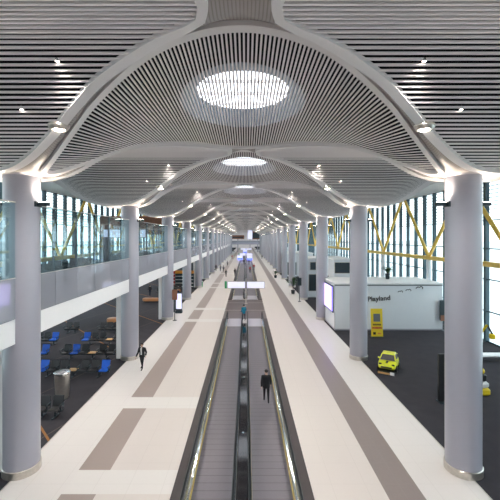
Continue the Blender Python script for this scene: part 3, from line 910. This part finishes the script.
# yellow poster stand (the code square on it is left out)
t = thing('poster_stand', 'narrow yellow poster stand on the dark carpet in front of the white kiosk', 'poster', (px(377.2, 31.8), 31.8, 0))
rr = Matrix.Rotation(math.radians(-5), 3, 'X')
MB().bbox(-.52, .52, -.03, .03, .05, 2.5, .012, rot=rr, piv=(0, 0, .05)).build('board', 'sign_yellow', t)
q = MB()
for i in range(7): q.box(-.36+i*.105, -.285+i*.105, -.04, -.03, 1.02, 1.16, rot=rr, piv=(0, 0, .05))
q.build('printed_line', 'cloth_black', t)
q = MB()
for i in range(8): q.box(-.42+i*.106, -.34+i*.106, -.04, -.03, .72, .90, rot=rr, piv=(0, 0, .05))
q.build('printed_line', 'red', t)
MB().box(-.36, -.12, -.04, -.03, .22, .44, rot=rr, piv=(0, 0, .05)).build('emblem', 'cloth_black', t)
MB().box(.05, .35, -.04, -.03, .25, .38, rot=rr, piv=(0, 0, .05)).build('emblem', 'orange', t)
MB().box(-.3, .3, -.04, -.03, 1.35, 2.05, rot=rr, piv=(0, 0, .05)).build('picture_panel', 'cloth_grey', t)
MB().box(-.54, .54, -.25, .35, 0, .05).build('foot', 'dark', t)

# ------------------------------------------------------------------ yellow ride-on car
def toy_car(x, y, rz):
    t = thing('ride_on_car', 'small lime yellow ride-on sports car on a low base, on the dark carpet', 'toy car', (x, y, 0), rz)
    # body: cross sections along y (front = -y), half profile (x, z)
    st = [(-1.05, .46, .34, .50), (-.95, .62, .28, .60), (-.6, .70, .26, .70), (-.2, .70, .26, .78), (.3, .70, .26, .80), (.7, .70, .28, .80), (.98, .64, .34, .76), (1.05, .55, .42, .70)]
    vs = []; K = 12
    for yy, hw, zb, zt in st:
        prof = [(0, zb), (hw*.8, zb), (hw*.97, zb+.08), (hw, (zb+zt)/2), (hw*.93, zt-.07), (hw*.7, zt), (0, zt+.02)]
        full = prof + [(-a, b) for a, b in reversed(prof[1:-1])]
        vs += [(a, yy, b) for a, b in full]
    K = 12; fs = []
    for i in range(len(st)-1):
        for j in range(K): fs.append((i*K+j, i*K+(j+1)%K, (i+1)*K+(j+1)%K, (i+1)*K+j))
    fs += [tuple(range(K-1,-1,-1)), tuple(range((len(st)-1)*K, len(st)*K))]
    body = MB().add(vs, fs).build('body', 'car_yellow', t, True)
    # cabin: dark glass + roof
    def slab(z0, z1, a, b, m_, nm, par=t):
        (w0, f0, r0), (w1, f1, r1) = a, b
        vs = [(-w0,f0,z0),(w0,f0,z0),(w0,r0,z0),(-w0,r0,z0),(-w1,f1,z1),(w1,f1,z1),(w1,r1,z1),(-w1,r1,z1)]
        return MB().add(vs, [(3,2,1,0),(4,5,6,7),(0,1,5,4),(1,2,6,5),(2,3,7,6),(3,0,4,7)]).build(nm, m_, par)
    slab(.76, 1.08, (.60, -.50, .85), (.48, -.12, .60), 'rubber', 'windscreen')
    slab(1.08, 1.15, (.50, -.14, .64), (.44, -.06, .55), 'car_yellow', 'roof')
    for sx in (-1, 1):
        MB().bar((sx*.58, -.48, .78), (sx*.46, -.12, 1.09), .06, .05).build('pillar', 'car_yellow', t)
        MB().bbox(min(sx*.36, sx*.58), max(sx*.36, sx*.58), -.99, -.86, .54, .64, .03).build('headlight', 'rubber', t)
        MB().bbox(min(sx*.60, sx*.74), max(sx*.60, sx*.74), -.42, -.32, .80, .90, .02).build('mirror', 'car_yellow', t)
        for yy in (-.62, .62):
            w_ = MB().tube((sx*.58, yy, .30), (sx*.73, yy, .30), .22, n=20).build('wheel', 'rubber', t, True)
            MB().tube((sx*.73, yy, .30), (sx*.74, yy, .30), .12, n=12).build('hub', 'chrome', w_, True)
    MB().bbox(-.40, .40, -1.08, -1.0, .36, .46, .02).build('grille', 'rubber', t)
    MB().bbox(-.08, .08, -.96, -.5, .70, .735, .01).build('bonnet_stripe', 'rubber', t)
    MB().bbox(-.55, .55, .92, 1.04, .92, .96, .01).bar((-.4, .98, .7), (-.4, .98, .93), .04, .04).bar((.4, .98, .7), (.4, .98, .93), .04, .04).build('spoiler', 'car_yellow', t)
    MB().bbox(-.6, .6, -1.3, 1.0, 0, .16, .03).build('ride_base', 'rubber', t)
    MB().box(-.58, .28, -1.32, -1.298, .02, .15).build('base_front', 'wood', t)
    MB().box(.3, .6, -1.34, -1.298, .02, .22).build('base_box', 'white', t)
    return t
toy_car(px(388.5, 24.0), 24.0, math.radians(-30)).scale = (.84, .84, .95)

# yellow and black ride-on digger half hidden by the nearest right column, white coin rocker nearer
def digger(x, y):
    t = thing('ride_on_digger', 'yellow and black ride-on digger half hidden behind the nearest right column', 'toy digger', (x, y, 0), math.radians(-25))
    MB().bbox(-.6, .6, -.4, .4, 0, .3, .08).build('track', 'rubber', t)
    MB().bbox(-.5, .5, -.35, .35, .3, .75, .06).build('body', 'sign_yellow', t)
    MB().bbox(-.45, .1, -.3, .3, .75, 1.45, .05).build('cab', 'rubber', t)
    MB().bbox(-.48, .13, -.33, .33, 1.45, 1.55, .04).build('cab_roof', 'sign_yellow', t)
    MB().bar((.3, 0, .7), (.85, 0, 1.6), .14, .16).build('boom', 'sign_yellow', t)
    a = MB().bar((.85, 0, 1.6), (1.2, 0, .9), .12, .13).build('arm', 'rubber', t)
    MB().bbox(1.0, 1.4, -.25, .25, .5, .9, .06).build('bucket', 'sign_yellow', a)
digger(px(475, 30), 30.0)
t = thing('ride_on_rocker', 'white and yellow ride-on rocker on the carpet right of the nearest column', 'toy', (px(481.5, 20.2), 20.2, 0))
MB().bbox(-.35, .35, -.3, .3, 0, .4, .08).build('base', 'sign_yellow', t)
MB().bbox(-.3, .3, -.28, .28, .4, .75, .1).build('body', 'cloth_white', t)
MB().bbox(-.12, .2, -.2, .1, .75, 1.15, .06).build('seat_back', 'rubber', t)
MB().ball((0, 0, 1.3), .17).build('head', 'sign_yellow', t, True)
t = thing('low_bench', 'pale low bench by the right glass facade', 'bench', (17.9, 25.7, 0))
MB().bbox(-1.4, 1.4, -.35, .35, .35, .48, .04).build('seat', 'white', t)
for sx in (-1, 1): MB().box(sx*1.1-.05, sx*1.1+.05, -.25, .25, 0, .35).build('leg', 'steel', t)

# white shop volumes farther on the right
def shopbox(x0, x1, y0, y1, h, lab, wins):
    t = thing('shop_unit', lab, 'shop', ((x0+x1)/2, y0, 0), 0, 'white shop units on the right')
    w = (x1-x0)/2; d = y1-y0
    MB().bbox(-w, w, 0, d, 0, h, .05).build('body', 'wallwhite', t)
    MB().bbox(-w-.1, w+.1, -.1, d+.1, h, h+.18, .04).build('roof_edge', 'white', t)
    for a, b, z0, z1 in wins:
        fr_ = MB().box(a-.06, b+.06, -.05, .0, z0-.06, z1+.06).build('window_frame', 'steel', t)
        MB().box(a, b, -.07, -.05, z0, z1).build('shop_window', 'dark', fr_)
shopbox(9.2, 15.5, 53.0, 60.0, 5.6, 'white shop unit with dark windows between the third and fourth right columns', ((-2.9, -1.7, 1.0, 3.4), (-.9, 2.4, .5, 3.2), (-2.7, -1.9, 4.1, 5.2)))
shopbox(9.0, 15.5, 82.0, 95.0, 5.2, 'white shop unit beyond the fifth right column', ((-2.6, -.6, .4, 3.2), (.4, 2.6, .4, 3.2)))
shopbox(9.0, 15.5, 125.0, 140.0, 5.2, 'distant white shop unit beyond the eighth right column', ((-2.6, 2.6, .4, 3.2),))
shopbox(11.2, 13.4, 45.0, 48.0, 6.0, 'narrow white unit with dark glass top rising behind the kiosk roof', ((-1.0, 1.0, 4.4, 5.7),))

# ------------------------------------------------------------------ plants
def palm(x, y, h, lab, seed, z0=0.0, cat='plant', name='potted_palm', pot=.32):
    rnd = random.Random(seed)
    t = thing(name, lab, cat, (x, y, z0), 0)
    pt = MB().lathe(0, 0, [(pot*.7, 0), (pot*.75, .03), (pot, .55), (pot*1.05, .58)], 24).build('pot', 'dark', t, True)
    MB().lathe(0, 0, [(pot*.92, .575), (pot*.92, .585)], 20).build('soil', 'soil', pt)
    MB().tube((0, 0, .5), (.05, 0, h*.55), .05, .03, 8).tube((.05, .02, .5), (-.1, .05, h*.45), .04, .02, 8).build('stem', 'soil', t, True)
    m_ = MB()
    for i in range(34):
        a = rnd.uniform(0, 2*pi); zb = h*rnd.uniform(.35, .6); el = rnd.uniform(.3, 1.2); L = h*rnd.uniform(.28, .48)
        p = Vector((.03, 0, zb)); d = Vector((cos(a)*cos(el), sin(a)*cos(el), sin(el))); side = Vector((-sin(a), cos(a), 0))
        pts = []
        for s_ in range(6):
            pts.append(p.copy()); p = p + d*L/5; d = (d + Vector((0, 0, -.22))).normalized()
        vs = []
        for s_, q in enumerate(pts):
            wv = .11*sin(pi*(s_+.35)/5.6)+.004
            up = Vector((0,0,.012))
            vs += [q - side*wv, q + up, q + side*wv, q - up*1.2]
        m_.add(vs, [(s_*4+k_, s_*4+(k_+1)%4, s_*4+4+(k_+1)%4, s_*4+4+k_) for s_ in range(5) for k_ in range(4)])
    m_.build('foliage', 'leaf', t, True)
palm(px(293, 56.5), 56.5, 3.3, 'tall potted palm on the cream floor beside the fourth right column', 1)
palm(px(387.5, 37.5), 37.5, 1.7, 'dark leafy potted plant on the roof of the white kiosk', 2, KZ+.05, pot=.25)
palm(px(275.5, 79), 79, 2.0, 'small dark potted plant beside the seventh right column', 3)

# ------------------------------------------------------------------ people
def person(name_label, x, y, rz, pose, top, legs, z=.05, h=1.75, jacket=None, hair='hair', detail=True, group=None, bag=None):
    t = thing('person', name_label, 'person', (x, y, z), rz, group)
    s = h/1.75
    # joints (facing -y)
    st = pose.get('stride', 0); sw = pose.get('swing', st); bend = pose.get('elbow', .25)
    V, E, Rr = [], [], []
    def J(p, r, par=None):
        V.append(Vector(p)*s); Rr.append(r*s); i = len(V)-1
        if par is not None: E.append((par, i))
        return i
    pel = J((0, 0, .95), .135)
    sp1 = J((0, 0, 1.10), .130, pel); sp2 = J((0, .01, 1.27), .150, sp1); ch = J((0, .01, 1.40), .125, sp2)
    nk = J((0, 0, 1.50), .055, ch); hd0 = J((0, -.01, 1.58), .078, nk); hd1 = J((0, -.01, 1.66), .092, hd0); hd2 = J((0, .0, 1.715), .06, hd1)
    ends = []
    for sx in (-1, 1):
        f = st*sx
        hip = J((sx*.095, 0, .90), .095, pel)
        kn = J((sx*.10, -f*.5 - .02*(f > 0) , .49+.01*abs(f)), .062, hip)
        lift = .05 if f < 0 else 0
        an = J((sx*.10, -f*.95+.02, .085+lift), .042, kn)
        J((sx*.115, -f*.95-.16, .035+lift*.3), .034, an)
        g = -sw*sx
        sh = J((sx*.185, .01, 1.40), .062, ch)
        el = J((sx*.245, -g*.45+.03, 1.13), .046, sh)
        wr = J((sx*.25, -g*.9-bend*.25, .90+bend*.06), .031, el)
        J((sx*.25, -g*.98-bend*.28, .84+bend*.07), .034, wr)
        ends.append((sx, V[wr], V[-1]))
    me = bpy.data.meshes.new('skel'); me.from_pydata(V, E, []); ob = bpy.data.objects.new('skel', me); C.objects.link(ob)
    ob.modifiers.new('s', 'SKIN'); sb = ob.modifiers.new('d', 'SUBSURF'); sb.levels = sb.render_levels = 1
    sv = me.skin_vertices[0].data
    for i, r in enumerate(Rr):
        fx = 1.0
        sv[i].radius = (r, r)
    for i in (pel, sp1, sp2, ch): sv[i].radius = (Rr[i]*1.12, Rr[i]*.78)
    sv[pel].use_root = True
    bpy.context.view_layer.update()
    bm_ = bpy.data.meshes.new_from_object(ob.evaluated_get(bpy.context.evaluated_depsgraph_get()))
    bpy.data.objects.remove(ob)
    m_ = MB(); m_.v = [tuple(v.co) for v in bm_.vertices]; m_.f = [tuple(p.vertices) for p in bm_.polygons]
    mats = ['skin', top, legs, 'rubber']
    for p in bm_.polygons:
        c = p.center/s; mi = 1
        if c.z > 1.49: mi = 0
        elif c.z < .075 or (c.z < .11 and abs(c.x) < .2 and detail): mi = 3
        elif c.z < .96 and abs(c.x) < .2: mi = 2
        elif c.z < .90 + bend*.06 and abs(c.x) > .2: mi = 0
        m_.mi.append(mi)
    if detail:
        m_.ball((0, -.105*s, 1.625*s), .016*s, 8, 6, (1, 1.2, 1.4))               # nose
        for sx in (-1, 1):
            m_.ball((sx*.033*s, -.088*s, 1.652*s), .010*s, 6, 5, mi=3)             # eyes
            m_.ball((sx*.092*s, 0, 1.63*s), .026*s, 8, 6, (.35, .7, 1.1))          # ears
        m_.box(-.022*s, .022*s, -.098*s, -.088*s, 1.585*s, 1.592*s, mi=3)          # mouth
        for sx, w0, w1 in ends:
            d = (w1-w0).normalized()
            for q in range(4):
                o_ = Vector((0, (q-1.5)*.02*s, 0)); l = (.045, .052, .049, .038)[q]*s
                p1 = w1 + o_ + d*.02*s; p2 = p1 + d*l; p3 = p2 + (d + Vector((-sx*.6, 0, 0))).normalized()*l*.7
                m_.tube(p1, p2, .0095*s, .009*s, 6); m_.tube(p2, p3, .009*s, .007*s, 6)
            p1 = w1 + Vector((0, -.03*s, 0)); m_.tube(p1, p1 + Vector((-sx*.01, -.03*s, -.035*s)), .011*s, .008*s, 6)
    body = m_.build('body', mats, t, True)
    hv = MB(); hv.ball((0, .012*s, 1.685*s), .102*s, 16, 10, (.95, 1.0, .88))
    hv.v = [(a, b if c > 1.66*s or b > -.03*s else -.03*s, max(c, (1.655 if b < .0 else 1.58)*s)) for a, b, c in hv.v]
    hv.build('hair', hair, t, True)
    if jacket:
        jm = MB(); N = 20; prof = [(.155, .80), (.185, .84), (.178, 1.0), (.168, 1.12), (.19, 1.28), (.205, 1.40), (.15, 1.465), (.08, 1.495)]
        vs = []
        for r, zz in prof:
            for i in range(N): a = 2*pi*i/N; vs.append((r*1.08*cos(a)*s, (.01+r*.74*sin(a))*s, zz*s))
        opening = 1 if jacket[1] else 0
        fs = []
        for k in range(len(prof)-1):
            for i in range(N):
                ang = (i+.5)/N*360
                if opening and abs(ang-270) < 17 and k >= 2: continue
                fs.append((k*N+i, k*N+(i+1)%N, (k+1)*N+(i+1)%N, (k+1)*N+i))
        jm.add(vs, fs)
        jk = jm.build('jacket', jacket[0], t, True)
        so = jk.modifiers.new('thickness', 'SOLIDIFY'); so.thickness = .012
        for n_, sx in enumerate((-1, 1)):
            base = 8 + n_*8; sl = MB()
            a, b, c = V[base+4], V[base+5], V[base+6]
            sl.tube(a + Vector((0,0,.02)), b, .078*s, .060*s, 12); sl.tube(b, c, .062*s, .045*s, 12); sl.ball(b, .060*s); sl.ball(a, .08*s)
            sl.build('sleeve', jacket[0], jk, True)
    if bag: 
        MB().bbox(-.15*s, .15*s, .10*s, .24*s, 1.02*s, 1.42*s, .05*s).build('rucksack', bag, t)
    return t
person('person in black jacket and trousers walking away on the right moving walkway', px(266.3, 19.0), 19.0, pi, {'stride': .24, 'swing': .18}, 'cloth_black', 'cloth_black', z=.036, h=1.78, jacket=('cloth_black', 0))
person('person in black suit and white shirt walking beside the second left column', px(142, 24.0), 24.0, math.radians(-12), {'stride': .20, 'elbow': .6}, 'cloth_white', 'cloth_black', z=0, h=1.75, jacket=('cloth_black', 1))
person('person in teal top and dark trousers standing at the end of the near walkways', px(243.8, 37.7), 37.7, math.radians(200), {'stride': .12, 'elbow': 1.2}, 'cloth_teal', 'cloth_navy', z=.05, h=1.75, jacket=('cloth_teal', 0))
far = [(226, 81, 'cloth_black', 'cloth_black', 'black clothes walking in front of the distant left columns'),
       (223.5, 92, 'cloth_navy', 'cloth_black', 'navy top beside the distant left columns'),
       (235, 83, 'cloth_black', 'cloth_navy', 'black top walking alone close to the middle walkways on the left'),
       (227.5, 112, 'cloth_grey', 'cloth_black', 'grey top far along the left side'),
       (216, 96, 'cloth_black', 'cloth_black', 'black clothes at the foot of a distant left column'),
       (220.5, 94, 'cloth_grey', 'cloth_navy', 'grey top among the group by the left columns'),
       (232, 150, 'cloth_red', 'cloth_black', 'red top very far along the left side'),
       (250, 90, 'cloth_red', 'cloth_navy', 'red top riding the right middle walkway'),
       (254, 97, 'cloth_red', 'cloth_grey', 'red top and grey trousers riding the right middle walkway'),
       (244, 118, 'cloth_navy', 'cloth_black', 'navy top riding the left middle walkway'),
       (249, 116, 'cloth_black', 'cloth_navy', 'black top far along the right middle walkway'),
       (262, 150, 'cloth_black', 'cloth_black', 'black clothes very far along the right side'),
       (264.5, 158, 'cloth_grey', 'cloth_black', 'grey top very far along the right side beside another person'),
       (178, 50, 'cloth_navy', 'cloth_black', 'navy clothes standing under the mezzanine between third and fourth columns'),
       (150, 54, 'cloth_black', 'cloth_navy', 'black clothes standing on the lounge carpet near the tan bench')]
for i, (p, y, a, b, lab) in enumerate(far):
    person('small distant person in ' + lab, px(p, y), y, random.choice((0, pi)), {'stride': random.uniform(.05, .25)}, a, b,
           z=(.04 if 240 < p < 256 else 0), h=random.uniform(1.66, 1.82), detail=False, group=None)

# ------------------------------------------------------------------ lamps: recessed downlights and eyeball lights, uplights
me_eye = MB().lathe(0, 0, [(.13, .06), (.20, .05), (.29, .0), (.30, -.06), (.26, -.13), (.20, -.16), (.17, -.12), (.16, -.08)], 28, cap=False).mesh('housing', 'steel', True)
me_bulb = MB().lathe(0, 0, [(.155, -.10), (.165, -.12), (.12, -.17)], 20).mesh('lamp', 'lamp')
me_dl = MB().lathe(0, 0, [(.05, -.02), (.09, -.16), (.10, -.17), (.075, -.175), (.06, -.10)], 20, cap=False).mesh('trim_ring', 'chrome', True)
me_dlb = MB().lathe(0, 0, [(.062, -.172), (.062, -.165)], 16).mesh('lamp', 'lamp')
def spot(name, loc, rot, power, ang, col=(1, .93, .86), r=.12, blend=.6, parent=None):
    l = bpy.data.lights.new(name, 'SPOT'); l.energy = power; l.spot_size = math.radians(ang); l.spot_blend = blend; l.color = col; l.shadow_soft_size = r
    o = bpy.data.objects.new(name, l); C.objects.link(o); o.location = loc; o.rotation_euler = rot
    if parent: o.parent = parent
    return o
for k in range(-1, NB):
    y = D0 + k*S
    for sx in (-1, 1):
        sn = 'left' if sx < 0 else 'right'; on = ORD[k] if k >= 0 else 'unseen'
        for (x, v) in ((5.42, -2.98),):
            X_, Y_ = sx*x, y+v; z_ = CAMZ + table(GV, v)*.5 + table(HF, x)*.5
            t = thing('ceiling_light', 'round eyeball light in the %s ceiling rib above the %s column' % (sn, on), 'ceiling light', (X_, Y_, z_-.07), 0, 'eyeball lights in the ceiling ribs')
            inst('housing', me_eye, t); inst('lamp', me_bulb, t)
            if k < 14: spot('lamp_light', (X_, Y_, z_-.22), (0, 0, 0), 520, 125)
        for j, (x, v) in enumerate(((4.52, -4.78), (6.15, -3.58))):
            X_, Y_ = sx*x, y+v; z_ = zcell(x, v)
            t = thing('downlight', 'small downlight in the %s ceiling slats before the %s column, %s of two' % (sn, on, ('higher', 'lower')[j]), 'ceiling light', (X_, Y_, z_), 0, 'small downlights between the slats')
            t.scale = (.62, .62, 1.02)
            inst('trim_ring', me_dl, t); inst('lamp', me_dlb, t)
            if k < 14 and j == 0: spot('lamp_light', (X_, Y_, z_-.22), (0, 0, 0), 700, 140)
        if k < 9:
            for q in (-1, 1):
                spot('lamp_light', (sx*CX+q*.84, y, 10.2), (pi, 0, 0), 130, 150, (1, .86, .70), .08, .8)
        # lounge lamps in the soffit below the mezzanine
    if 0 <= k < 6:
        for j, xx in enumerate((-11.5, -16)):
            t = thing('ceiling_light', 'flat round light under the mezzanine level with the %s column, %s one' % (ORD[k], ('inner', 'outer')[j]), 'ceiling light', (xx, y+4, MZ-.82), 0, 'round lights under the mezzanine')
            MB().lathe(0, 0, [(.2, -.03), (.2, .02)], 20).build('lamp', 'lamp', t)
            spot('lamp_light', (xx, y+4, MZ-.9), (0, 0, 0), 200, 140, (1, .93, .85))

# no lamp line under the mezzanine fascia; the fascia is plain white paint
# ------------------------------------------------------------------ sky
w = bpy.data.worlds.new('World'); scene.world = w; w.use_nodes = True; nt = w.node_tree
bg = nt.nodes['Background']; tc = nt.nodes.new('ShaderNodeTexCoord'); sp = nt.nodes.new('ShaderNodeSeparateXYZ')
nt.links.new(tc.outputs['Generated'], sp.inputs[0])
rp = nt.nodes.new('ShaderNodeValToRGB'); nt.links.new(sp.outputs[2], rp.inputs['Fac'])
e = rp.color_ramp.elements; e[0].position = 0; e[0].color = (.93, .965, 1.0, 1); e[1].position = .7; e[1].color = (.90, .93, 1.0, 1)
nt.links.new(rp.outputs[0], bg.inputs['Color']); bg.inputs['Strength'].default_value = 1.9

# ------------------------------------------------------------------ camera
cd = bpy.data.cameras.new('camera'); cam = bpy.data.objects.new('camera', cd); C.objects.link(cam)
cam.location = (CAMX, 0, CAMZ); cam.rotation_euler = (pi/2, 0, 0)
cd.sensor_width = 36; cd.lens = 36*F/500; cd.shift_x = 4/500; cd.shift_y = -12/500; cd.clip_end = 3000
scene.camera = cam
scene.view_settings.view_transform = 'Standard'; scene.view_settings.look = 'None'
scene.view_settings.exposure = 1.0; scene.view_settings.gamma = 1.0; scene.view_settings.use_curve_mapping = False
